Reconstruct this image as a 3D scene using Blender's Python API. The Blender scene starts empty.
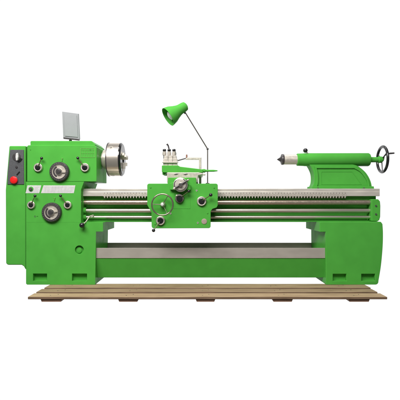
import bpy, bmesh, math, random
from mathutils import Vector, Matrix
random.seed(7)
S = 0.008                    # metres per unit of the drawing grid on the machine's front plane
D = 430 * S                  # distance camera - front plane
ZC = 0.71                    # camera height
PI = math.pi
scn = bpy.context.scene
COL = scn.collection

def k(Y): return 1 + Y / D
def W(x, y, Y=0.0):
    return Vector(((x - 200) * S * k(Y), Y, ZC + (200 - y) * S * k(Y)))

# ------------------------------------------------------------------ materials
def mat(name, color, rough=0.4, metal=0.0, coat=0.0, nscale=30, namt=0.06, bump=0.0, bscale=250, stretch=(1, 1, 1), rvar=0.08, spec=0.5):
    m = bpy.data.materials.new(name); m.use_nodes = True
    nt = m.node_tree; N = nt.nodes; L = nt.links
    b = N['Principled BSDF']
    b.inputs['Metallic'].default_value = metal
    b.inputs['Roughness'].default_value = rough
    b.inputs['Specular IOR Level'].default_value = spec
    if coat:
        b.inputs['Coat Weight'].default_value = coat
        b.inputs['Coat Roughness'].default_value = 0.12
    tc = N.new('ShaderNodeTexCoord'); mp = N.new('ShaderNodeMapping')
    mp.inputs['Scale'].default_value = stretch
    L.new(tc.outputs['Object'], mp.inputs['Vector'])
    n = N.new('ShaderNodeTexNoise'); n.inputs['Scale'].default_value = nscale; n.inputs['Detail'].default_value = 6
    L.new(mp.outputs['Vector'], n.inputs['Vector'])
    r = N.new('ShaderNodeValToRGB')
    r.color_ramp.elements[0].position = 0.3; r.color_ramp.elements[1].position = 0.7
    r.color_ramp.elements[0].color = (*[c * (1 - namt) for c in color], 1)
    r.color_ramp.elements[1].color = (*[min(1, c * (1 + namt)) for c in color], 1)
    L.new(n.outputs['Fac'], r.inputs['Fac']); L.new(r.outputs['Color'], b.inputs['Base Color'])
    mr = N.new('ShaderNodeMapRange'); mr.inputs['From Min'].default_value = 0.45; mr.inputs['From Max'].default_value = 0.78
    mr.inputs['To Min'].default_value = max(0.03, rough - rvar); mr.inputs['To Max'].default_value = min(1, rough + rvar)
    L.new(n.outputs['Fac'], mr.inputs['Value']); L.new(mr.outputs['Result'], b.inputs['Roughness'])
    if bump:
        n2 = N.new('ShaderNodeTexNoise'); n2.inputs['Scale'].default_value = bscale; n2.inputs['Detail'].default_value = 3
        L.new(mp.outputs['Vector'], n2.inputs['Vector'])
        bp = N.new('ShaderNodeBump'); bp.inputs['Strength'].default_value = bump; bp.inputs['Distance'].default_value = 0.002
        L.new(n2.outputs['Fac'], bp.inputs['Height']); L.new(bp.outputs['Normal'], b.inputs['Normal'])
    return m

GREEN = mat('green_enamel', (0.077, 0.37, 0.053), 0.34, 0, 0, 9, 0.055, 0.10, 160, spec=0.014)
STEEL = mat('ground_steel', (0.68, 0.635, 0.565), 0.36, 0.4, 0, 60, 0.07, 0.05, 300, (0.15, 1, 1))
ROD = mat('turned_steel', (0.66, 0.60, 0.52), 0.36, 0.85, 0, 12, 0.05, 0, 300, (0.2, 1, 1), rvar=0.03)
CHROME = mat('polished_steel', (0.78, 0.75, 0.70), 0.14, 1.0, 0, 40, 0.03)
BRIGHT = mat('pale_machined_steel', (0.60, 0.55, 0.48), 0.42, 0.45, 0, 60, 0.06, 0.05)
BLACK = mat('black_bakelite', (0.012, 0.012, 0.013), 0.25, 0, 0.3, 30, 0.1)
DARK = mat('dark_oxide_steel', (0.075, 0.068, 0.07), 0.38, 0.4, 0, 50, 0.12)
GREY = mat('charcoal_panel_paint', (0.075, 0.077, 0.082), 0.5, 0, 0.1, 120, 0.1, 0.1, 500)
RED = mat('red_plastic', (0.75, 0.012, 0.012), 0.3, 0, 0.3)
PLATE = mat('etched_aluminium_plate', (0.74, 0.73, 0.72), 0.42, 0.3, 0, 40, 0.03)
SHEET = mat('grey_sheet_metal', (0.27, 0.28, 0.29), 0.55, 0.0, 0, 25, 0.05)
TRAY = mat('bare_steel_tray', (0.36, 0.33, 0.29), 0.5, 0.1, 0, 14, 0.09, 0.1, 200, (0.4, 1, 1))
ETCH = mat('pale_etched_paint', (0.115, 0.355, 0.055), 0.45, 0.0, 0, 60, 0.05)
INK = mat('grey_ink', (0.50, 0.49, 0.50), 0.5)
BULB = mat('frosted_glass_bulb', (0.85, 0.86, 0.84), 0.25, 0, 0.5)
ARM = mat('grey_painted_tube', (0.14, 0.125, 0.115), 0.4, 0.3)
LEV = mat('browned_lever_steel', (0.11, 0.13, 0.05), 0.4, 0.3)
RIM = mat('dull_wheel_rim', (0.34, 0.31, 0.24), 0.28, 0.85)
CHUCK = mat('chuck_steel', (0.72, 0.65, 0.57), 0.30, 0.85, 0, 8, 0.03, 0, 300, rvar=0.02)
SCREW = mat('oiled_screw_steel', (0.46, 0.38, 0.30), 0.38, 0.75, 0, 80, 0.1)
EMB = mat('worn_pinkish_disc', (0.42, 0.34, 0.28), 0.45, 0.2)
BRASS = mat('brownish_metal', (0.35, 0.16, 0.11), 0.4, 0.4)

def wood(name, c1, c2, c3, seed):
    m = bpy.data.materials.new(name); m.use_nodes = True
    nt = m.node_tree; N = nt.nodes; L = nt.links; b = N['Principled BSDF']
    b.inputs['Roughness'].default_value = 0.75
    tc = N.new('ShaderNodeTexCoord'); mp = N.new('ShaderNodeMapping')
    mp.inputs['Scale'].default_value = (1.3, 22, 22); mp.inputs['Location'].default_value = (seed, seed * 2, 0)
    L.new(tc.outputs['Object'], mp.inputs['Vector'])
    n = N.new('ShaderNodeTexNoise'); n.inputs['Scale'].default_value = 4; n.inputs['Detail'].default_value = 8; n.inputs['Distortion'].default_value = 0.6
    L.new(mp.outputs['Vector'], n.inputs['Vector'])
    r = N.new('ShaderNodeValToRGB'); e = r.color_ramp.elements
    e[0].position = 0.3; e[0].color = (*c1, 1); e[1].position = 0.7; e[1].color = (*c3, 1)
    q = e.new(0.5); q.color = (*c2, 1)
    L.new(n.outputs['Fac'], r.inputs['Fac']); L.new(r.outputs['Color'], b.inputs['Base Color'])
    bp = N.new('ShaderNodeBump'); bp.inputs['Strength'].default_value = 0.35; bp.inputs['Distance'].default_value = 0.003
    L.new(n.outputs['Fac'], bp.inputs['Height']); L.new(bp.outputs['Normal'], b.inputs['Normal'])
    return m
WOODS = [wood('pine_board_%s' % w, (0.21*f, 0.135*f, 0.075*f), (0.325*f, 0.225*f, 0.13*f), (0.42*f, 0.305*f, 0.185*f), i * 3.7)
         for i, (w, f) in enumerate((('honey', 1.0), ('pale', 1.12), ('brown', 0.88)))]
EDGEW = wood('sawn_edge_gap_shade', (0.11, 0.065, 0.035), (0.18, 0.11, 0.062), (0.25, 0.16, 0.10), 4.4)  # darker edge wood, which also paints the shadow lines in the board gaps
SKIDW = wood('reddish_bearer_wood', (0.24, 0.125, 0.075), (0.36, 0.20, 0.13), (0.45, 0.27, 0.19), 9.1)

# ------------------------------------------------------------------ mesh builder
class M:
    def __init__(s): s.bm = bmesh.new(); s.mats = []
    def _mi(s, m):
        if m not in s.mats: s.mats.append(m)
        return s.mats.index(m)
    def face(s, vs, mi, smooth=False):
        f = s.bm.faces.new(vs); f.material_index = mi; f.smooth = smooth; return f
    def poly(s, P, Y0, Y1, m, ref=None):
        """outline P (grid units on plane ref) as a slab from Y0 (front) to Y1 (back)"""
        ref = Y0 if ref is None else ref; mi = s._mi(m)
        pts = [W(x, y, ref) for x, y in P]
        a = [s.bm.verts.new((p.x, Y0, p.z)) for p in pts]; b = [s.bm.verts.new((p.x, Y1, p.z)) for p in pts]
        s.face(a, mi); s.face(b[::-1], mi); n = len(a)
        for i in range(n): s.face((a[i], b[i], b[(i + 1) % n], a[(i + 1) % n]), mi)
        return s
    def box(s, x0, y0, x1, y1, Y0, Y1, m, ref=None):
        return s.poly([(x0, y0), (x1, y0), (x1, y1), (x0, y1)], Y0, Y1, m, ref)
    def frame(s, A, B, Y0, Y1, m, ref=None):
        ref = Y0 if ref is None else ref; mi = s._mi(m); n = len(A)
        def ring(P, Y): return [s.bm.verts.new((W(x, y, ref).x, Y, W(x, y, ref).z)) for x, y in P]
        a0, b0, a1, b1 = ring(A, Y0), ring(B, Y0), ring(A, Y1), ring(B, Y1)
        for i in range(n):
            j = (i + 1) % n
            s.face((a0[i], a0[j], b0[j], b0[i]), mi); s.face((a1[i], b1[i], b1[j], a1[j]), mi)
            s.face((a0[i], a1[i], a1[j], a0[j]), mi); s.face((b0[i], b0[j], b1[j], b1[i]), mi)
        return s
    def hexa(s, pts, m):
        """8 world points: front 4 then back 4"""
        mi = s._mi(m); v = [s.bm.verts.new(p) for p in pts]
        for q in ((0, 1, 2, 3), (7, 6, 5, 4), (0, 4, 5, 1), (1, 5, 6, 2), (2, 6, 7, 3), (3, 7, 4, 0)):
            s.face([v[i] for i in q], mi)
        return s
    def lathe(s, o, axis, prof, mats, seg=48, start=0.0, closed=False):
        """prof: list of (distance along axis, radius[, material])"""
        axis = Vector(axis).normalized(); up = Vector((0, 0, 1)) if abs(axis.z) < 0.9 else Vector((1, 0, 0))
        u = axis.cross(up).normalized(); v = axis.cross(u).normalized(); o = Vector(o)
        rings = []
        for p in prof:
            t, r = p[0], p[1]
            if r <= 1e-6: rings.append([s.bm.verts.new(o + axis * t)])
            else: rings.append([s.bm.verts.new(o + axis * t + (u * math.cos(start + 2 * PI * i / seg) + v * math.sin(start + 2 * PI * i / seg)) * r) for i in range(seg)])
        def mt(i): return s._mi(prof[i][2] if len(prof[i]) > 2 else mats)
        pairs = [(i, i + 1) for i in range(len(rings) - 1)]
        if closed: pairs.append((len(rings) - 1, 0))
        for a, b in pairs:
            A, B = rings[a], rings[b]; mi = mt(a)
            for i in range(seg):
                j = (i + 1) % seg
                if len(A) == 1 and len(B) == 1: continue
                if len(A) == 1: s.face((A[0], B[j], B[i]), mi, True)
                elif len(B) == 1: s.face((A[i], A[j], B[0]), mi, True)
                else: s.face((A[i], A[j], B[j], B[i]), mi, True)
        if not closed:
            for R, mi in ((rings[0], mt(0)), (rings[-1], mt(len(prof) - 2))):
                if len(R) > 1: s.face(R if R is rings[-1] else R[::-1], mi)
        return s
    def cyl(s, p0, p1, r0, r1, m, seg=24, ch=0.0):
        p0 = Vector(p0); p1 = Vector(p1); l = (p1 - p0).length
        if ch: prof = [(0, r0 - ch), (ch, r0), (l - ch, r1), (l, r1 - ch)]
        else: prof = [(0, r0), (l, r1)]
        return s.lathe(p0, p1 - p0, prof, m, seg)
    def ball(s, p, r, m, seg=24, sc=1.0):
        n = 12
        return s.lathe(Vector(p) - Vector((0, r * sc, 0)), (0, 1, 0), [(r * sc * (1 - math.cos(PI * i / n)), r * math.sin(PI * i / n) if 0 < i < n else 0) for i in range(n + 1)], m, seg)
    def tube(s, pts, r, m, seg=12):
        """smooth bent tube"""
        pts = [Vector(p) for p in pts]; mi = s._mi(m); rings = []; u = None
        rr = r if isinstance(r, (list, tuple)) else [r] * len(pts)
        for i, p in enumerate(pts):
            t = ((pts[min(i + 1, len(pts) - 1)] - pts[max(i - 1, 0)])).normalized()
            if u is None:
                u = t.cross(Vector((0, 1, 0.01))).normalized()
            u = (u - t * u.dot(t)).normalized(); v = t.cross(u)
            rings.append([s.bm.verts.new(p + (u * math.cos(2 * PI * j / seg) + v * math.sin(2 * PI * j / seg)) * rr[i]) for j in range(seg)])
        for A, B in zip(rings, rings[1:]):
            for i in range(seg): s.face((A[i], A[(i + 1) % seg], B[(i + 1) % seg], B[i]), mi, True)
        s.face(rings[0][::-1], mi); s.face(rings[-1], mi)
        return s
    def torus(s, c, axis, R, r, m, seg=64, n=14, ry=None):
        return s.lathe(c, axis, [((ry or r) * math.sin(2 * PI * i / n), R + r * math.cos(2 * PI * i / n)) for i in range(n)], m, seg, closed=True)
    def build(s, name, parent=None, bevel=0.0, bseg=3, cut=None, label=None):
        bm = s.bm
        bmesh.ops.recalc_face_normals(bm, faces=bm.faces)
        for e in bm.edges:
            if len(e.link_faces) == 2 and e.calc_face_angle(0) > math.radians(33): e.smooth = False
        cs = [v.co for v in bm.verts]
        lo = Vector([min(c[i] for c in cs) for i in range(3)]); hi = Vector([max(c[i] for c in cs) for i in range(3)])
        ctr = (lo + hi) / 2
        for v in bm.verts: v.co -= ctr
        me = bpy.data.meshes.new(name); bm.to_mesh(me); bm.free()
        for m in s.mats: me.materials.append(m)
        o = bpy.data.objects.new(name, me); COL.objects.link(o)
        pl = Vector((0, 0, 0)); q = parent
        while q is not None: pl += q.location; q = q.parent
        if cut is not None:                                   # carve real recesses, then throw the cutter away
            c = cut.build('cutter'); c.location = c.location - ctr
            md = o.modifiers.new('b', 'BOOLEAN'); md.operation = 'DIFFERENCE'; md.object = c; md.solver = 'EXACT'
            dg = bpy.context.evaluated_depsgraph_get(); nm = bpy.data.meshes.new_from_object(o.evaluated_get(dg))
            o.modifiers.clear(); o.data = nm; nm.name = name
            bpy.data.objects.remove(c)
        o.location = ctr - pl
        if parent is not None: o.parent = parent
        if bevel:
            md = o.modifiers.new('bevel', 'BEVEL'); md.width = bevel; md.segments = bseg; md.limit_method = 'ANGLE'
            md.angle_limit = math.radians(40); md.harden_normals = True; md.use_clamp_overlap = True
        if label: o['label'] = label
        return o

def root(name, loc, label, cat):
    o = bpy.data.objects.new(name, None); COL.objects.link(o); o.location = loc; o.empty_display_size = 0.1
    o['label'] = label; o['category'] = cat
    return o

def arc(cx, cy, r, a0, a1, n=8, ry=None):
    return [(cx + r * math.cos(math.radians(a0 + (a1 - a0) * i / n)), cy - (ry or r) * math.sin(math.radians(a0 + (a1 - a0) * i / n))) for i in range(n + 1)]
def rrect(x0, y0, x1, y1, r, n=6):
    return arc(x1 - r, y0 + r, r, 0, 90, n) + arc(x0 + r, y0 + r, r, 90, 180, n) + arc(x0 + r, y1 - r, r, 180, 270, n) + arc(x1 - r, y1 - r, r, 270, 360, n)
def spline(P, n=5):
    out = []
    for i in range(len(P) - 1):
        a, b, c, d = P[max(i - 1, 0)], P[i], P[i + 1], P[min(i + 2, len(P) - 1)]
        for q in range(n):
            t = q / n
            out.append(tuple(0.5 * (2 * b[j] + (c[j] - a[j]) * t + (2 * a[j] - 5 * b[j] + 4 * c[j] - d[j]) * t * t + (3 * b[j] - a[j] - 3 * c[j] + d[j]) * t ** 3) for j in (0, 1)))
    return out + [P[-1]]
def U(n, Y=0): return n * S * k(Y)      # grid units to metres at depth Y

# =================================================================== LATHE
lathe = root('lathe', Vector((0, 0.22, -0.006)), 'long bright green metal turning lathe standing on the wooden pallet', 'lathe')

# ---- pedestals
def pocket_set(c, rects, Y=-0.01, dep=0.035):
    for x0, y0, x1, y1 in rects: c.box(x0, y0, x1, y1, Y, dep, GREEN, ref=0)
    return c
# left pedestal with the feed gearbox standing on it is one casting front
P = [(26, 222.4), (81, 222.4), (103, 222.4), (103, 231.6), (96, 231.6), (95.2, 284.7), (27.2, 284.7), (26, 283.7)]
c = pocket_set(M(), [(33, 273.6, 47, 281), (72, 273.6, 87, 281)])
c.lathe(W(79, 250, -0.01), (0, 1, 0), [(0, U(4.4)), (0.035, U(4.4))], GREEN, 40)
pedL = M().poly(P, 0, 0.45, GREEN).build('pedestal', lathe, 0.0012, cut=c, label='left green pedestal under the headstock with a round hole')
M().lathe(W(79, 250, 0.0245), (0, -1, 0), [(0, U(3.3)), (0.006, U(3.1)), (0.009, U(2.2)), (0.010, 0)], GREEN, 32).build('plug', pedL)
P = [(319.8, 221.8), (381, 221.8)] + spline([(382.6, 224), (383.1, 232), (383, 243), (382.2, 255), (380.8, 268), (378.6, 281)]) + arc(375.6, 281.7, 3, 0, -90, 5) + [(326, 284.7), (325.6, 232), (319.8, 232)]
c = pocket_set(M(), [(333, 274, 346.5, 281), (361.5, 274, 375.2, 281)])
pedR = M().poly(P, 0, 0.45, GREEN).build('pedestal', lathe, 0.004, cut=c, label='right green pedestal under the tailstock')
# levelling feet at the rear, where the pedestals overhang the pallet
for px, ped in ((38, pedL), (84, pedL), (338, pedR), (366, pedR)):
    a = W(px, 284, 0); 
    M().lathe((a.x, 0.36, -0.006), (0, 0, 1), [(0, 0.028), (0.008, 0.03), (0.014, 0.012), (a.z + 0.010, 0.012)], DARK, 24).build('levelling_foot', ped)

# ---- drip tray
x0, x1 = 95.8, 325.9
tray = M()
a = W(x0, 248, 0.02); b = W(x1, 258.2, 0.02)
t = 0.008
tray.hexa([(a.x, 0.02, a.z), (b.x, 0.02, a.z), (b.x, 0.02, b.z), (a.x, 0.02, b.z), (a.x, 0.02 + t, a.z), (b.x, 0.02 + t, a.z), (b.x, 0.02 + t, b.z), (a.x, 0.02 + t, b.z)], TRAY)
tray.hexa([(a.x, 0.44, a.z), (b.x, 0.44, a.z), (b.x, 0.44, b.z), (a.x, 0.44, b.z), (a.x, 0.448, a.z), (b.x, 0.448, a.z), (b.x, 0.448, b.z), (a.x, 0.448, b.z)], TRAY)
tray.hexa([(a.x, 0.028, b.z + t), (b.x, 0.028, b.z + t), (b.x, 0.028, b.z), (a.x, 0.028, b.z), (a.x, 0.44, b.z + t), (b.x, 0.44, b.z + t), (b.x, 0.44, b.z), (a.x, 0.44, b.z)], TRAY)
tray = tray.build('drip_tray', lathe, 0.0015)
e0 = b.z - 0.001
zb = W(0, 277.6, 0.075).z
M().hexa([(a.x, 0.024, e0), (b.x, 0.024, e0), (b.x, 0.075, zb), (a.x, 0.075, zb), (a.x, 0.44, e0), (b.x, 0.44, e0), (b.x, 0.40, zb), (a.x, 0.40, zb)], GREEN).build('tray_skirt', tray, 0.003)

# ---- bed
bed = M().box(81.5, 196, 376.5, 221.4, 0.165, 0.40, GREEN, ref=0.09)
bed.box(82, 220.2, 376, 222, 0.10, 0.166, GREEN)
bed.box(82, 196, 376, 200.2, 0.10, 0.166, GREEN)
bed = bed.build('bed', lathe, 0.003)
w = M().box(81.5, 188.6, 379.8, 195.6, 0.066, 0.14, STEEL)
w.poly([(81.5, 191.6), (379.8, 191.6), (379.8, 196.2), (81.5, 196.2)], 0.060, 0.10, STEEL)
w.box(81.5, 188.6, 379.8, 192.5, 0.17, 0.22, STEEL, ref=0.06); w.box(81.5, 188.6, 379.8, 196.2, 0.30, 0.41, STEEL, ref=0.06)
w.build('bed_way', bed, 0.0035)
P = [(103, 193.8), (103, 196.3)]
x = 103.0
rk = M()
while x < 344.5:
    P += [(x + 0.85, 196.3), (x + 1.2, 198.1), (x + 1.8, 198.1), (x + 2.15, 196.3)]
    rk.lathe(W(x + 1.5, 193.1, 0.0602), (0, -1, 0), [(0, U(.5), BRIGHT), (0.0008, U(.5), BRIGHT), (0.0008, U(.36), DARK), (0.0002, 0, DARK)], BRIGHT, 10)
    x += 2.9
P += [(x, 196.3), (x, 193.8)]
rk.poly(P, 0.0585, 0.10, BRIGHT)
rk.build('gear_rack', bed, 0.0)
# rods
lx, rx = 84, 373
for nm, yc, r, m in (('lead_screw', 202.4, 2.4, SCREW), ('feed_rod', 210.6, 1.9, ROD), ('control_rod', 217.2, 1.45, ROD)):
    Y = 0.085
    o = M()
    if nm == 'lead_screw':
        prof = []; tt = 0.0; L = (W(rx, 0, Y) - W(lx, 0, Y)).x; rr = U(r, Y)
        while tt < L:
            prof += [(tt, rr), (tt + 0.0035, rr - 0.0008)]; tt += 0.007
        o.lathe(W(lx, yc, Y), (1, 0, 0), prof, m, 20)
        for f in o.bm.faces: f.smooth = True
    else: o.cyl(W(lx, yc, Y), W(rx, yc, Y), U(r, Y), U(r, Y), m, 24)
    o.build(nm, lathe, 0)
    M().cyl(W(81, yc, Y), W(86.4 if yc > 205 else 84.2, yc, Y), U(r + 1.3, Y), U(r + 1.1, Y), GREEN, 28, 0.002).build('rod_boss', bed)
br = M().poly([(371.6, 199.2), (378.4, 199.2), (380.2, 201.4), (380.6, 206), (380.4, 217), (379.4, 220.2), (377.6, 221.4), (371.6, 221.2)], 0.045, 0.15, GREEN).build('rod_bracket', lathe, 0.006)
for yc in (205.8, 214.2): M().cyl(W(376, yc, 0.044), W(376, yc, 0.040), U(1.0), U(1.0), DARK, 6).build('screw', br)

# ---- control cabinet on the left end
cab = M().poly([(9.2, 145.9), (25.6, 145.9), (25.6, 262), (25.6, 270), (23.6, 266.4), (21.4, 265), (7.6, 265), (5.8, 263.4), (5.5, 190)], 0.012, 0.42, GREEN)
cab = cab.build('control_cabinet', lathe, 0.008)
pan = M().poly([(10.4, 149.8), (24.0, 149.8), (24.3, 184.4), (7.6, 184.4), (8.1, 171)], 0.006, 0.02, GREY, ref=0.012).build('control_panel', cab, 0.002)
sw = M().lathe(W(16.6, 157, 0.006), (0, -1, 0), [(0, U(4.2)), (0.004, U(4.0)), (0.005, U(3.2)), (0.006, 0)], DARK, 40)
sw.build('switch_base', cab)
M().poly([(15.6, 153.4), (17.5, 152.6), (18.1, 156.5), (17.5, 160.4), (15.8, 160.8), (15.3, 157)], -0.022, 0.0, PLATE).build('rotary_switch', cab, 0.004)
M().poly([(20.6, 158.0), (22.4, 158.6), (21.0, 161.0), (18.8, 162.4), (17.6, 161.4), (19.6, 160.2)], 0.001, 0.006, BLACK).build('dial_mark', cab, 0.001)
M().cyl(W(16.5, 167, 0.006), W(16.5, 167, -0.002), U(1.2), U(1.0), DARK, 20, 0.001).build('key_lock', cab)
M().poly([(16.2, 174.6), (19.2, 171.2), (19.9, 171.8), (16.9, 175.2)], 0.001, 0.006, BLACK).build('dial_mark', cab, 0.0005)
M().lathe(W(14.4, 180.2, 0.006), (0, -1, 0), [(0, U(2.4)), (0.008, U(2.4)), (0.009, U(3.6)), (0.013, U(3.8)), (0.018, U(3.3)), (0.021, U(2.1)), (0.0225, 0)], RED, 40).build('stop_button', cab)

# ---- headstock
hs = M().poly([(27, 146.2), (28.2, 145.2), (94.6, 145.2), (96.6, 147), (96.6, 181.6), (27, 181.6)], 0.0, 0.37, GREEN)
hs.poly([(30.2, 141.7), (31.0, 140.9), (91.5, 140.9), (95.2, 144.4), (95, 146), (30.4, 146)], 0.02, 0.36, GREEN)
hs = hs.build('headstock', lathe, 0.006)
gb = M().poly([(26, 181.7), (84.0, 181.7), (81, 190), (81, 222.36), (26, 222.36)], 0.0, 0.45, GREEN).build('feed_gearbox', lathe, 0.0012)
for x in (30.5, 90.2):
    for y in (149.6,):
        M().cyl(W(x, y, 0), W(x, y, -0.003), U(0.7), U(0.6), GREEN, 6).build('cap_screw', hs)

def speed_dial(cx, cy, par, a):
    d = M()
    Y = 0.0
    d.lathe(W(cx, cy, Y), (0, -1, 0), [(0, U(9.9), DARK), (0.02, U(9.7), DARK), (0.027, U(9.0), DARK), (0.028, U(6.9), BRIGHT), (0.022, U(6.5), BRIGHT), (0.022, U(3.6), BRIGHT), (0.034, U(3.2), CHROME), (0.036, U(2.2), DARK), (0.042, U(1.9), DARK), (0.043, 0, DARK)], DARK, 64)
    # dark crescent slot and scale marks on the face
    P = arc(cx, cy, 6.0, 100 + a, 230 + a, 12) + arc(cx, cy, 4.4, 230 + a, 100 + a, 12)
    d.poly(P, -0.0245, -0.020, DARK, ref=0)
    for i in range(24):
        t = 2 * PI * i / 24
        x, y = cx + 8.3 * math.cos(t), cy + 8.3 * math.sin(t)
        d.box(x - .16, y - .16, x + .1, y + .1, -0.0282, -0.026, BRIGHT, ref=0)
    # grip bar
    u = math.radians(a - 20); ux, uy = math.cos(u), -math.sin(u)
    d.poly([(cx + ux * 2 - uy * .8, cy + uy * 2 + ux * .8), (cx + ux * 6.3 - uy * .6, cy + uy * 6.3 + ux * .6), (cx + ux * 6.3 + uy * .6, cy + uy * 6.3 - ux * .6), (cx + ux * 2 + uy * .8, cy + uy * 2 - ux * .8)], -0.033, -0.021, BRIGHT, ref=0)
    return d.build('speed_dial', par, 0)
speed_dial(59.9, 171.8, hs, 15)
speed_dial(52.2, 212.3, gb, 30)
def lever(cx, cy, bx, by, par, Y=0.0, r=4.5, br=1.45, out=0.03):
    o = M()
    o.lathe(W(cx, cy, Y), (0, -1, 0), [(-0.004, U(r + .7), GREEN), (0.005, U(r + .5), GREEN), (0.006, U(r + .1), ROD), (0.015, U(r - .1), ROD), (0.017, U(r - .5), BRIGHT), (0.016, U(r - 1.5), BLACK), (0.020, U(r - 1.6), BLACK), (0.022, U(r - 2.2), BLACK), (0.022, 0, BLACK)], BRIGHT, 48)
    p0 = W(cx, cy, Y) + Vector((0, -0.02, 0)); p1 = W(bx, by, Y) + Vector((0, -out, 0))
    o.tube([p0 + (p1 - p0) * .15, p1], [0.0042, 0.0030], LEV, 12)
    o.ball(p1, U(br), BLACK, 24)
    return o.build('shift_lever', par, 0)
lever(38.5, 167.6, 43, 158.6, hs, r=4.3); lever(85.2, 167.6, 78.9, 158.4, hs, r=4.3)
lever(31.6, 204.9, 36.5, 195.9, gb, r=3.9); lever(68, 204.9, 61.8, 195.8, gb, r=3.9)
def nub(cx, cy, par, Y=0):
    M().poly([(cx - .9, cy - 1.1), (cx + .2, cy - 1.6), (cx + 1.0, cy - .9), (cx + .5, cy + .2), (cx + .3, cy + 2.0), (cx - .3, cy + 2.0), (cx - .2, cy)], -0.006 + Y, Y + 0.001, ETCH).build('pointer', par, 0.001, 1)
nub(61.8, 159.2, hs); nub(54.2, 198.8, gb)
M().lathe(W(35.2, 216.4, 0.003), (0, -1, 0), [(0, U(1.3), GREEN), (0.004, U(1.1), GREEN), (0.004, U(.8), DARK), (0.002, 0, DARK)], GREEN, 24).build('oil_sight', gb)
M().box(36.6, 215.9, 38.2, 216.9, 0.0, 0.004, DARK).build('index_mark', gb, 0.0004, 1)
# lever at the lower right corner of the gearbox
o = M(); p0 = W(89.5, 216.6, 0.03); p1 = W(82, 225.2, -0.035)
o.tube([p0 + Vector((0.02, 0.04, 0.008)), p0, (p0 + p1) / 2 + Vector((0, 0, -0.008)), p1], [0.007, 0.006, 0.004, 0.0035], BRIGHT, 14)
o.ball(p1, U(2.7), BLACK, 28)
o.build('engage_lever', gb)
# name plates
pl = M().poly([(27.4, 185.4), (41.3, 185.4), (39.2, 193.2), (24.9 + .6, 193.2)], -0.001, 0.005, PLATE).build('name_plate', gb, 0.0008, 2)
pl2 = M().poly([(43.4, 185.4), (75.4, 185.4), (73.8, 193.2), (40.9, 193.2)], -0.001, 0.005, PLATE).build('name_plate', gb, 0.0008, 2)
# fine ruled columns and rows of the (unreadable) gear table
ink = M()
for i in range(9):
    xx = 46 + i * 3.2
    ink.poly([(xx + .25, 186.2), (xx + .4, 186.2), (xx - .9, 192.4), (xx - 1.05, 192.4)], -0.0016, -0.0008, INK, ref=0)
for j in range(4):
    yy = 187.2 + j * 1.45
    ink.box(44.6 - j * .35, yy, 74.2 - j * .3, yy + .1, -0.0019, -0.0009, INK, ref=0)
ink.build('gear_table', gb)
ink = M()
for j in range(5):
    yy = 187 + j * 1.2; ink.box(34.8 - j * .3, yy, 39.4 - j * .3 - (j % 2) * .7, yy + .22, -0.0018, -0.0008, INK, ref=0)
ink.build('gear_table', gb)
M().lathe(W(31, 189, -0.001), (0, -1, 0), [(0, U(2.5), GREEN), (0.004, U(2.3), GREEN), (0.006, U(1.5), DARK), (0.014, U(1.3), CHROME), (0.016, 0.0, CHROME)], GREEN, 32).build('plate_knob', gb)
# faint raised table on the headstock, top right
et = M()
et.frame([(80.4, 148.2), (95, 148.2), (95, 157.6), (80.4, 157.6)], [(80.9, 148.7), (94.5, 148.7), (94.5, 157.1), (80.9, 157.1)], -0.002, 0.002, ETCH, ref=0)
for i in range(5): et.box(82.6 + i * 2.4, 150.2, 82.85 + i * 2.4, 156, -0.0015, 0.002, ETCH, ref=0)
for j in range(2): et.box(81.4, 150.4 + j * 3, 94, 150.6 + j * 3, -0.0018, 0.002, ETCH, ref=0)
et.build('speed_table', hs)
# tilted sheet plate standing on the headstock
Yp = 0.14
sp = M()
q = [(62.1, 111.6, -.0), (78.4, 113.8, 0.03), (79.6, 139.6, 0.03), (63.2, 137.9, 0.0)]
f = [W(x, y, Yp + d) for x, y, d in q]; bk = [p + Vector((0.002, 0.012, 0.002)) for p in f]
sp.hexa(f + bk, SHEET); sp = sp.build('chart_plate', hs, 0.0015)
q2 = [(64.0, 113.6, -.001), (76.8, 115.4, .024), (77.9, 137.2, .024), (65.0, 136, -.001)]
ff = [W(x, y, Yp + d) + Vector((0, -0.0015, 0)) for x, y, d in q2]
M().hexa(ff + [p + Vector((0, 0.004, 0)) for p in ff], mat('paler_grey_sheet', (0.275, 0.285, 0.295), 0.55, 0.0, 0, 20, 0.04)).build('chart_sheet', hs, 0.0006, 1)
M().hexa([W(63.4, 137.2, .125), W(79.7, 139.1, .155), W(79.6, 140.7, .155), W(63.4, 138.9, .125), W(63.4, 137.2, .16), W(79.7, 139.1, .19), W(79.6, 140.7, .19), W(63.4, 138.9, .16)], DARK).build('plate_clip', hs, 0.001)
M().cyl(W(70.5, 139, .16), W(70.5, 142.2, .16), U(1.3), U(1.6), DARK, 20).build('plate_post', hs)

# ---- chuck
Yc = 0.215; cz = 159.6
ch = M()
def cx_(x): return (W(x, cz, Yc) - W(98, cz, Yc)).x
SH = 0.9
ch.lathe(W(98 + SH, cz, Yc), (1, 0, 0), [(0, U(7.2, Yc), BRIGHT), (cx_(103), U(7.2, Yc), BRIGHT), (cx_(103.2), U(9.6, Yc), BRIGHT), (cx_(107.6), U(9.8, Yc), BRIGHT), (cx_(107.8), U(15.6, Yc), CHUCK), (cx_(107.9), U(16.8, Yc), DARK), (cx_(108.7), U(16.8, Yc), DARK), (cx_(108.8), U(16.4, Yc), CHUCK),
   (cx_(119.9), U(16.4, Yc), CHUCK), (cx_(120.0), U(16.6, Yc), BLACK), (cx_(121.0), U(16.6, Yc), BLACK), (cx_(122.2), U(15.2, Yc), BLACK), (cx_(122.3), U(5, Yc), BLACK), (cx_(116), U(4.6, Yc), BLACK), (cx_(115), 0, BLACK)], STEEL, 72)
c = M()
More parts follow.
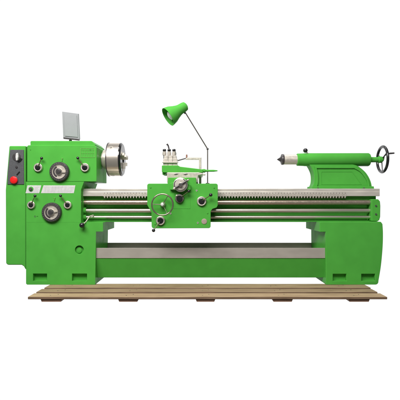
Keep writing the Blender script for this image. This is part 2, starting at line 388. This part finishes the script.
for a in (62, 182, 302):
    r = math.radians(a); dirv = Vector((0, -math.cos(r), math.sin(r)))
    ctr = W(114.6, cz, Yc)
    c.cyl(ctr + dirv * U(11.5, Yc), ctr + dirv * U(18, Yc), U(1.3, Yc), U(1.3, Yc), DARK, 4)
chuck = ch.build('chuck', lathe, 0.0)
for a in (32, 152, 272):                       # stepped jaws in radial ways
    r = math.radians(a); d = Vector((0, -math.cos(r), math.sin(r))); tdir = Vector((1, 0, 0)).cross(d)
    fc = W(122.4, cz, Yc); j = M(); hw = U(1.6, Yc)
    for r0, r1, ht in ((3.2, 6.4, 4.8), (6.3, 9.0, 3.0), (8.9, 11.6, 1.2)):
        A = fc + d * U(r0, Yc); B = fc + d * U(r1, Yc); h = Vector((U(ht, Yc), 0, 0)); b0 = Vector((-0.01, 0, 0))
        j.hexa([A - tdir * hw + b0, B - tdir * hw + b0, B + tdir * hw + b0, A + tdir * hw + b0, A - tdir * hw + h, B - tdir * hw + h, B + tdir * hw + h, A + tdir * hw + h], BRIGHT)
    j.build('jaw', chuck, 0.0012)
for a in (40, 160, 280):                       # square key sockets round the rim
    r = math.radians(a); d = Vector((0, -math.cos(r), math.sin(r))); ctr = W(113.5, cz, Yc)
    M().lathe(ctr + d * U(15.9, Yc), d, [(0, U(2.0)), (U(.6), U(2.0), BRIGHT), (U(.65), U(1.2), BLACK), (U(.3), 0, BLACK)], BRIGHT, 24).build('key_socket', chuck)
M().hexa([W(114.0, 147.6, .103), W(119, 147.2, .103), W(119, 148.4, .1), W(114.2, 148.8, .1), W(114.0, 147.6, .15), W(119, 147.2, .15), W(119, 148.4, .15), W(114.2, 148.8, .15)], BLACK).build('rim_slot', chuck)

# ---- carriage
Ya = -0.15
car = M().poly([(147.2, 186)] + arc(149.2, 185.6, 2, 180, 90, 4) + [(167.6, 183.6), (168, 177.6), (196, 177.6), (196.4, 183.6)] + arc(215.8, 185.6, 2, 90, 0, 4) + [(217.8, 205.4), (216.6, 207.6), (212.4, 209), (210.8, 211.4), (210.6, 226.2)] + arc(208.6, 226.2, 2, 0, -90, 4)
               + arc(154, 226, 2.4, 270, 180, 4) + [(151.4, 212.4), (149.4, 209), (147.2, 205)], Ya, 0.05, GREEN).build('apron', lathe, 0.009)
M().poly([(147.8, 183.9), (217.2, 183.9), (217.2, 188.2), (147.8, 188.2)], -0.09, 0.42, GREEN, ref=Ya).build('saddle', lathe, 0.005)
apr = car
# raised dial box in front of the cross slide
M().poly([(174, 179.4), (175, 178.2), (186.6, 178.2), (187.4, 179.4), (187.4, 183), (190.8, 185.2), (190.8, 190), (170.2, 190), (170.2, 183.6), (174, 182)], Ya - 0.03, Ya + 0.01, GREEN, ref=Ya).build('dial_housing', apr, 0.004)
dl = M()
dl.lathe(W(180.6, 184.8, Ya - .03), (0, -1, 0), [(0, U(7.0, Ya), BRIGHT), (0.018, U(7.0, Ya), BRIGHT), (0.021, U(6.5, Ya), CHROME), (0.022, U(5.6, Ya), BRIGHT), (0.026, U(5.2, Ya), BRIGHT), (0.027, 0, BRIGHT)], BRIGHT, 56)
p0 = W(174.2, 188.6, Ya - .065); p1 = W(188, 180.2, Ya - .065)
dl.tube([p0, (p0 + p1) / 2, p1], [0.0055, 0.0075, 0.0055], DARK, 12)
dl.ball(p0, 0.010, BRIGHT); dl.ball(p1, 0.0085, ROD)
dl.cyl(W(180.6, 184.8, Ya - .055), W(180.6, 184.8, Ya - .075), U(2.2), U(1.8), CHROME, 24, 0.001)
for i in range(40):
    t = 2 * PI * i / 40; o_ = W(180.6, 184.8, Ya - .0315); rv = Vector((math.cos(t), 0, math.sin(t)))
    p = o_ + rv * U(7.02, Ya)
    dl.cyl(p + Vector((0, 0.0, 0)), p + Vector((0, -0.012, 0)), 0.0007, 0.0007, BLACK, 4)
dl.build('cross_feed_dial', apr)
# big thin handwheel
hc = W(162.4, 204.6, Ya - .055); hw = M(); R = U(10.4, Ya)
hw.torus(hc, (0, 1, 0), R, 0.0056, RIM, 72, 14)
for a in (178, 298, 58):
    r = math.radians(a); e = hc + Vector((math.cos(r) * R, 0, math.sin(r) * R))
    hw.tube([hc + Vector((0, 0.018, 0)), hc + (e - hc) * .35 + Vector((0, 0.012, 0)), e], [0.0045, 0.0030, 0.0026], RIM, 12)
hw.lathe(hc + Vector((0, 0.055, 0)), (0, -1, 0), [(0, 0.022, GREEN), (0.02, 0.020, BRIGHT), (0.034, 0.012, BRIGHT), (0.058, 0.013, PLATE), (0.066, 0.010, PLATE), (0.070, 0, PLATE)], GREEN, 32)
r = math.radians(250); e = hc + Vector((math.cos(r) * R, 0, math.sin(r) * R))
hw.build('handwheel', apr)
# levers of the apron
def alever(cx, cy, bx, by, r=4.2, br=1.5):
    return lever(cx, cy, bx, by, apr, Y=Ya, r=r, br=br, out=0.045)
alever(201.6, 201.2, 210.6, 195.0, 4.5, 1.7)
alever(160.6, 220.6, 154.2, 230.0, 4.3, 1.6)
o = M()
o.lathe(W(179.6, 198.4, Ya), (0, -1, 0), [(0, U(4.7), GREEN), (0.010, U(4.3), ARM), (0.020, U(4.0), ARM), (0.022, U(2.9), BLACK), (0.032, U(2.7), BLACK), (0.034, 0, BLACK)], GREEN, 40)
p0 = W(176.8, 195.6, Ya - .028); o.tube([W(179.6, 198.4, Ya - .02), p0], 0.005, BRIGHT, 12); o.ball(p0, 0.0085, BRIGHT)
p1 = W(188.8, 191.2, Ya - .04); o.tube([W(181, 197, Ya - .025), p1], [0.0035, 0.0028], LEV, 12); o.ball(p1, U(1.3), BLACK)
o.build('feed_lever', apr)
M().lathe(W(204.2, 221.4, Ya), (0, -1, 0), [(0, U(2.7)), (0.003, U(2.6)), (0.004, U(2.1)), (0.003, 0)], EMB, 36).build('emblem_plate', apr)
M().frame([(174, 192.5), (190.4, 192.5), (190.4, 208.6), (172.6, 208.6)], [(174.5, 193), (189.9, 193), (189.9, 208.1), (173.1, 208.1)], Ya - 0.0015, Ya + .002, GREEN, ref=Ya).build('cover_seam', apr)
for x, y in ((150.6, 187.4), (214, 187.6), (155, 224), (207.4, 213)):
    M().cyl(W(x, y, Ya), W(x, y, Ya - .004), U(.8), U(.7), GREEN, 6).build('cap_screw', apr)
for x, y in ((196.6, 190.5), (197.8, 222.8), (170.6, 213.5)):
    M().lathe(W(x, y, Ya), (0, -1, 0), [(0, U(.9), BRIGHT), (0.003, U(.8), BRIGHT), (0.003, U(.4), DARK), (0.001, 0, DARK)], BRIGHT, 20).build('oil_cup', apr)

# ---- cross slide (pale steel), compound slide (green), tool post
cs = M().poly([(167, 172.4), (198.4, 172.4), (203, 173.2), (203, 174.4), (198, 175.6), (198, 182.6), (167, 182.6)], -0.11, 0.34, BRIGHT).build('cross_slide', lathe, 0.004)
for x in (176.2, 185.8):
    M().poly([(x - 2.4, 174.6), (x, 173.8), (x + 2.2, 173.8), (x - .4, 174.9)], -0.113, -0.105, DARK, ref=-.11).build('slide_slot', cs)
cp = M()
cp.poly([(161.8, 165.4), (178, 165.4), (180, 166.6), (203, 169.4), (203, 172.6), (163.6, 172.6), (161.8, 172)], -0.10, 0.12, GREEN)
cp = cp.build('compound_slide', lathe, 0.005)
M().poly([(162.4, 170.4), (203, 171.2), (203, 172.9), (166, 172.9), (165, 174.8), (162.4, 174.6)], -0.07, 0.1, GREEN).build('slide_base', cp, 0.003)
o = M(); p0 = W(203, 170.8, 0.0)
o.lathe(p0 - Vector((0.004, 0, 0)), (1, -0.05, 0.0), [(0, U(1.8), GREEN), (U(2.5), U(1.8), GREEN), (U(3), U(1.2), GREEN), (U(7), U(1.0), GREEN), (U(11), U(1.0), GREEN), (U(15), U(.5), GREEN)], GREEN, 24)
o.build('slide_handle', cp)
tp = M().box(163.2, 158.6, 177.0, 165.8, -0.05, 0.07, BRIGHT)
tp.box(164.0, 155.4, 176.2, 158.8, -0.046, 0.066, BRIGHT)
for x in (168, 172.6): tp.box(x - .14, 156, x + .14, 165.4, -0.0515, -0.048, DARK, ref=-.05)
tp = tp.build('tool_post', lathe, 0.003)
M().box(162.4, 161.8, 178.2, 163.0, -0.062, -0.052, ROD, ref=-.06).build('tool_holder', tp, 0.001)
for x in (164.4, 169.2, 174.0):
    b_ = M(); p = W(x, 165.0, -0.02)
    def h(y): return (W(x, y, -0.02) - p).z
    b_.lathe(p, (0, 0, 1), [(h(158.6), U(1.0), DARK), (h(155.4), U(1.0), DARK), (h(155.3), U(1.9), BRIGHT), (h(152.4), U(1.9), BRIGHT), (h(152.2), U(1.3), BRIGHT), (h(151.4), U(1.5), BLACK), (h(150.4), U(1.75), BLACK), (h(149.2), U(1.4), BLACK), (h(148.7), 0, BLACK)], DARK, 24)
    b_.build('clamp_bolt', tp)
M().tube([W(169.4, 151, 0.0), W(168.8, 148, 0.0), W(168.2, 145.6, 0.0), W(166.9, 144.1, 0.0)], [0.0065, 0.0055, 0.0055, 0.0075], DARK, 12).build('clamp_lever', tp)
M().tube([W(174.8, 150.8, 0.0), W(175.6, 153.4, 0.0), W(175.4, 155.6, 0.0), W(174.6, 158, 0.0)], [0.005, 0.006, 0.006, 0.005], BLACK, 12).build('clamp_lever', tp)

# ---- coolant pipe
Yq = 0.2
cpn = M()
cpn.tube([W(175.7, 165.2, Yq), W(175.5, 161.9, Yq), W(176.2, 161.0, Yq), W(182, 159.4, Yq), W(186.0, 158.3, Yq), W(188.5, 158.1, Yq)], [0.0058, 0.0058, 0.0055, 0.005, 0.005, 0.006], DARK, 12)
cpn.poly([(185.5, 158.9), (187.5, 157.4), (201.4, 157.4), (201.4, 183.6), (199, 183.6), (199, 159.8), (185.5, 159.8)], Yq - .012, Yq + .012, BRIGHT, ref=Yq)
cpn = cpn.build('coolant_pipe', lathe, 0.003)
M().cyl(W(186.7, 157.6, Yq), W(186.7, 154.6, Yq), U(.85), U(.75), BRASS, 16, 0.001).build('tap', cpn)
M().box(195.6, 173.8, 205.4, 175.4, Yq - .02, Yq + .02, BRIGHT, ref=Yq).build('pipe_clamp', cpn, 0.002)

# ---- work lamp
Yl = 0.24
lp = M()
j0 = W(207.6, 184.4, Yl); j1 = W(207.6, 149, Yl); j2 = W(185.2, 112.4, Yl - .1)
lp.tube([j0, j1], 0.0048, ARM, 14); lp.tube([j1, j2], 0.0048, ARM, 14); lp.ball(j1, 0.0095, DARK)
lp.cyl(j0 - Vector((0, 0, 0.02)), j0 + Vector((0, 0, 0.012)), 0.018, 0.016, DARK, 24, 0.002)
lp = lp.build('lamp_arm', lathe, 0)
n0 = W(184.6, 106.6, Yl - .1); m0 = W(167.9, 117.0, Yl - .15)
ax = (m0 - n0).normalized(); Ls = (m0 - n0).length
sh = M()
rs = U(1)
outer = [(-0.018, 0.0), (-0.017, 3.0 * rs), (-0.008, 4.6 * rs), (0.01, 5.1 * rs), (0.05, 5.3 * rs), (Ls * .40, 5.9 * rs), (Ls * .56, 7.2 * rs), (Ls * .74, 9.0 * rs), (Ls * .92, 9.9 * rs), (Ls, 10.1 * rs)]
inner = [(Ls - .0005, 9.7 * rs), (Ls * .9, 9.3 * rs), (Ls * .7, 8.0 * rs), (Ls * .5, 5.4 * rs), (Ls * .35, 4.6 * rs), (Ls * .33, 0)]
sh.lathe(n0, ax, outer + inner, GREEN, 56)
sh.build('lamp_shade', lp)
M().lathe(n0 + ax * Ls * .34, ax, [(0, 2.0 * rs), (Ls * .15, 2.4 * rs), (Ls * .32, 4.6 * rs), (Ls * .46, 5.4 * rs), (Ls * .56, 4.4 * rs), (Ls * .61, 2.4 * rs), (Ls * .63, 0)], BULB, 32).build('bulb', lp)
M().cyl(j2 + Vector((-0.006, 0, 0.008)), j2 + Vector((0.0, 0.0, -0.012)), 0.009, 0.007, DARK, 16, 0.001).build('swivel', lp)

# ---- tailstock
Yt = 0.23; ty = 159.7
ts = M()
def tx(x): return (W(x, ty, Yt) - W(296.6, ty, Yt)).x
ts.lathe(W(296.6, ty, Yt), (1, 0, 0), [(0, U(5.4, Yt)), (tx(297.2), U(6.1, Yt)), (tx(303), U(6.3, Yt)), (tx(305), U(6.5, Yt)), (tx(368), U(6.6, Yt)), (tx(369), U(6.0, Yt)), (tx(369.1), U(2.7, Yt)), (tx(378), U(2.6, Yt)), (tx(378.6), U(3.4, Yt)), (tx(381), U(3.2, Yt))], GREEN, 64)
barrel = ts.build('barrel', lathe, 0)
lcv = [(309.6, 164.5), (312, 168.5), (313.8, 173), (314.4, 178), (314, 183), (312.6, 186.6), (312.2, 189)]
rcv = [(372.2, 189), (371.2, 183), (369, 177.5), (365.6, 172.4), (361, 168.2), (357, 165.6), (353, 164.5)]
lcv = spline(lcv); rcv = spline(rcv)
base = M().poly(lcv + rcv, Yt - .045, Yt + .075, GREEN).build('tailstock_body', lathe, 0.005)
A = spline([(316.4, 168.4), (317.6, 173), (318.0, 178), (317.8, 183), (316.8, 186.8)]) + spline([(367.4, 186.8), (366.4, 181), (363.4, 176), (359.4, 171.6), (353.8, 168.4)])
def inset(P, d, cx=340, cy=178):
    return [(x + (d if x < cx else -d), y + d * min(1, max(-1, -(y - 177.6) / 9))) for x, y in P]
M().frame(inset(A, -2.2), A, Yt - .057, Yt - .042, GREEN, ref=Yt - .045).build('raised_rib', base, 0.003)
M().poly([(311.6, 186.4), (372.6, 186.4), (373, 188.9), (311.2, 188.9)], Yt - .07, Yt + .1, GREEN, ref=Yt - .045).build('clamp_plate', base, 0.002)
M().frame([(321, 171.4), (352.4, 171.4), (361.6, 184.6), (321, 184.6)], [(321.6, 172), (352, 172), (360.6, 184), (321.6, 184)], Yt - .0475, Yt - .043, GREEN, ref=Yt - .045).build('panel_seam', base, 0.0008, 1)
qq = M()
qq.cyl(W(283.6, ty, Yt), W(297.5, ty, Yt), U(4.95, Yt), U(4.95, Yt), BRIGHT, 48, 0.002)
qq = qq.build('quill', barrel)
def qx(x): return (W(x, ty, Yt) - W(276.8, ty, Yt)).x
M().lathe(W(276.8, ty - .2, Yt), (1, 0, 0), [(0, 0), (qx(280.2), U(2.3, Yt)), (qx(280.4), U(2.6, Yt)), (qx(281.4), U(5.2, Yt)), (qx(282.2), U(5.5, Yt)), (qx(283.7), U(5.2, Yt))], DARK, 40).build('live_centre', barrel)
o = M(); p1 = W(305.4, 150.5, Yt - .02)
o.tube([W(308.4, 154.5, Yt - .02), p1], [0.006, 0.005], ROD, 12); o.ball(p1, U(2.25, Yt), BLACK, 28)
o.build('quill_clamp', barrel)
wc = W(382.4, 159.4, Yt); hw = M()
hw.torus(wc, (1, 0, 0), U(12.6, Yt), U(1.5, Yt), BLACK, 72, 16, ry=U(1.3, Yt))
for a in (150, 270, 30):
    r = math.radians(a); e = wc + Vector((0, math.cos(r), math.sin(r))) * U(12.4, Yt)
    hw.tube([wc - Vector((0.006, 0, 0)), e], [0.0046, 0.0032], DARK, 12)
hw.lathe(wc - Vector((0.022, 0, 0)), (1, 0, 0), [(0, U(2.9, Yt)), (0.02, U(2.8, Yt)), (0.028, U(2.0, Yt)), (0.030, 0)], GREEN, 32)
hw = hw.build('handwheel', barrel)
M().tube([W(383.4, 160.2, Yt), W(384.2, 156.2, Yt - .03), W(386.6, 154.0, Yt - .06), W(390, 153.4, Yt - .07), W(394.2, 153.1, Yt - .07)], [0.005, 0.005, 0.006, 0.0075, 0.0062], DARK, 14).build('crank_handle', barrel)
for x in (318, 364):
    M().cyl(W(x, 188.1, Yt - .075), W(x, 188.1, Yt - .085), U(.75), U(.7), DARK, 6).build('clamp_nut', base)

# =================================================================== PALLET
zt = W(0, 284.68, 0).z; Yf = -0.43
pal = root('pallet', Vector((0.05, -0.2, -0.006)), 'low wooden slatted pallet of long pine boards under the front of the lathe', 'pallet')
xl, xr = W(28, 0, Yf).x, W(388, 0, Yf).x
th = 0.0185
rows = [(Yf, -0.300), (-0.288, -0.168), (-0.156, 0.035)]
rows = [(Yf, -0.310), (-0.268, -0.155), (-0.113, 0.042)]
for i, (a, b) in enumerate(rows):
    o = M(); n = 60; dl_ = random.uniform(-.006, .006); dr_ = random.uniform(-.006, .006)
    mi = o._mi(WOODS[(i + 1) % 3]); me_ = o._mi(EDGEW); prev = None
    for s_ in range(n + 1):
        x = xl + dl_ + (xr + dr_ - xl - dl_) * s_ / n
        w0 = 0.0012 * math.sin(x * 5 + i * 2) + random.uniform(-.0004, .0004); w1 = 0.0012 * math.sin(x * 4 + i) + random.uniform(-.0004, .0004)
        dz = 0.0006 * math.sin(x * 3 + i * 1.7) - 0.0008
        ring = [o.bm.verts.new(p) for p in ((x, a + w0, zt - th), (x, a + w0, zt + dz), (x, b + w1, zt + dz), (x, b + w1, zt - th))]
        if prev:
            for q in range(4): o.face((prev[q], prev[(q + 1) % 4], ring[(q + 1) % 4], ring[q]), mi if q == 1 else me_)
        else: o.face(ring, mi)
        prev = ring
    o.face(prev[::-1], mi)
    bd = o.build('deck_board', pal, 0.003, 2)
    for px in (51, 128, 205.5, 282.5, 359):
        xx = W(px, 0, Yf).x
        for d in (-.02, .025):
            M().cyl((xx + d, (a + b) / 2 + d * .7, zt - .002), (xx + d, (a + b) / 2 + d * .7, zt + .0004), 0.0038, 0.0038, DARK, 10).build('nail', bd)
for x0, x1 in ((40.4, 62), (118, 138.4), (195.6, 215.4), (272.4, 293), (348.4, 370)):
    a, b = W(x0, 0, Yf + .012), W(x1, 0, Yf + .012)
    o = M(); z1 = zt - th
    o.hexa([(a.x, Yf + .012, z1), (b.x, Yf + .012, z1), (b.x - .008, Yf + .012, -0.006), (a.x + .008, Yf + .012, -0.006), (a.x, .04, z1), (b.x, .04, z1), (b.x - .008, .04, -0.006), (a.x + .008, .04, -0.006)], SKIDW)
    o.build('bearer', pal, 0.002)

# =================================================================== LIGHT, WORLD, CAMERA
w = bpy.data.worlds.new('World'); scn.world = w; w.use_nodes = True
nt = w.node_tree; N = nt.nodes; L = nt.links
bg = N['Background']
tc = N.new('ShaderNodeTexCoord'); sx = N.new('ShaderNodeSeparateXYZ'); L.new(tc.outputs['Generated'], sx.inputs[0])
# white studio: bright cyclorama behind the machine, dimmer room behind the photographer
mr = N.new('ShaderNodeMapRange'); mr.interpolation_type = 'SMOOTHSTEP'
mr.inputs['From Min'].default_value = 0.45; mr.inputs['From Max'].default_value = 0.78
mr.inputs['To Min'].default_value = 0.13; mr.inputs['To Max'].default_value = 1.03
L.new(sx.outputs['Y'], mr.inputs['Value'])
L.new(mr.outputs['Result'], bg.inputs['Strength']); bg.inputs['Color'].default_value = (1, 1, 1, 1)

def area(name, loc, tgt, size, sy, power, col=(1, 1, 1)):
    l = bpy.data.lights.new(name, 'AREA'); l.shape = 'RECTANGLE'; l.size = size; l.size_y = sy; l.energy = power; l.color = col
    o = bpy.data.objects.new(name, l); COL.objects.link(o); o.location = loc
    o.rotation_euler = (Vector(tgt) - Vector(loc)).to_track_quat('-Z', 'Y').to_euler(); return o
area('key_softbox', (-1.1, -2.8, 3.4), (0, 0.2, 0.7), 3.8, 1.4, 275, (1, 0.985, 0.96))
area('top_softbox', (0.2, 0.1, 3.6), (0.1, 0.2, 0.6), 3.4, 1.2, 50)

cd = bpy.data.cameras.new('camera'); cam = bpy.data.objects.new('camera', cd); COL.objects.link(cam)
cam.location = (0, -D, ZC); cam.rotation_euler = (PI / 2, 0, 0)
cd.sensor_width = 36; cd.sensor_fit = 'HORIZONTAL'; cd.lens = 36 * 430 / 400; cd.clip_end = 100; cd.clip_start = 0.05
scn.camera = cam
scn.render.resolution_x = 1024; scn.render.resolution_y = 1024
scn.render.engine = 'CYCLES'
vs = scn.view_settings; vs.view_transform = 'Standard'; vs.look = 'None'; vs.gamma = 1; vs.exposure = 0.0; vs.use_curve_mapping = False
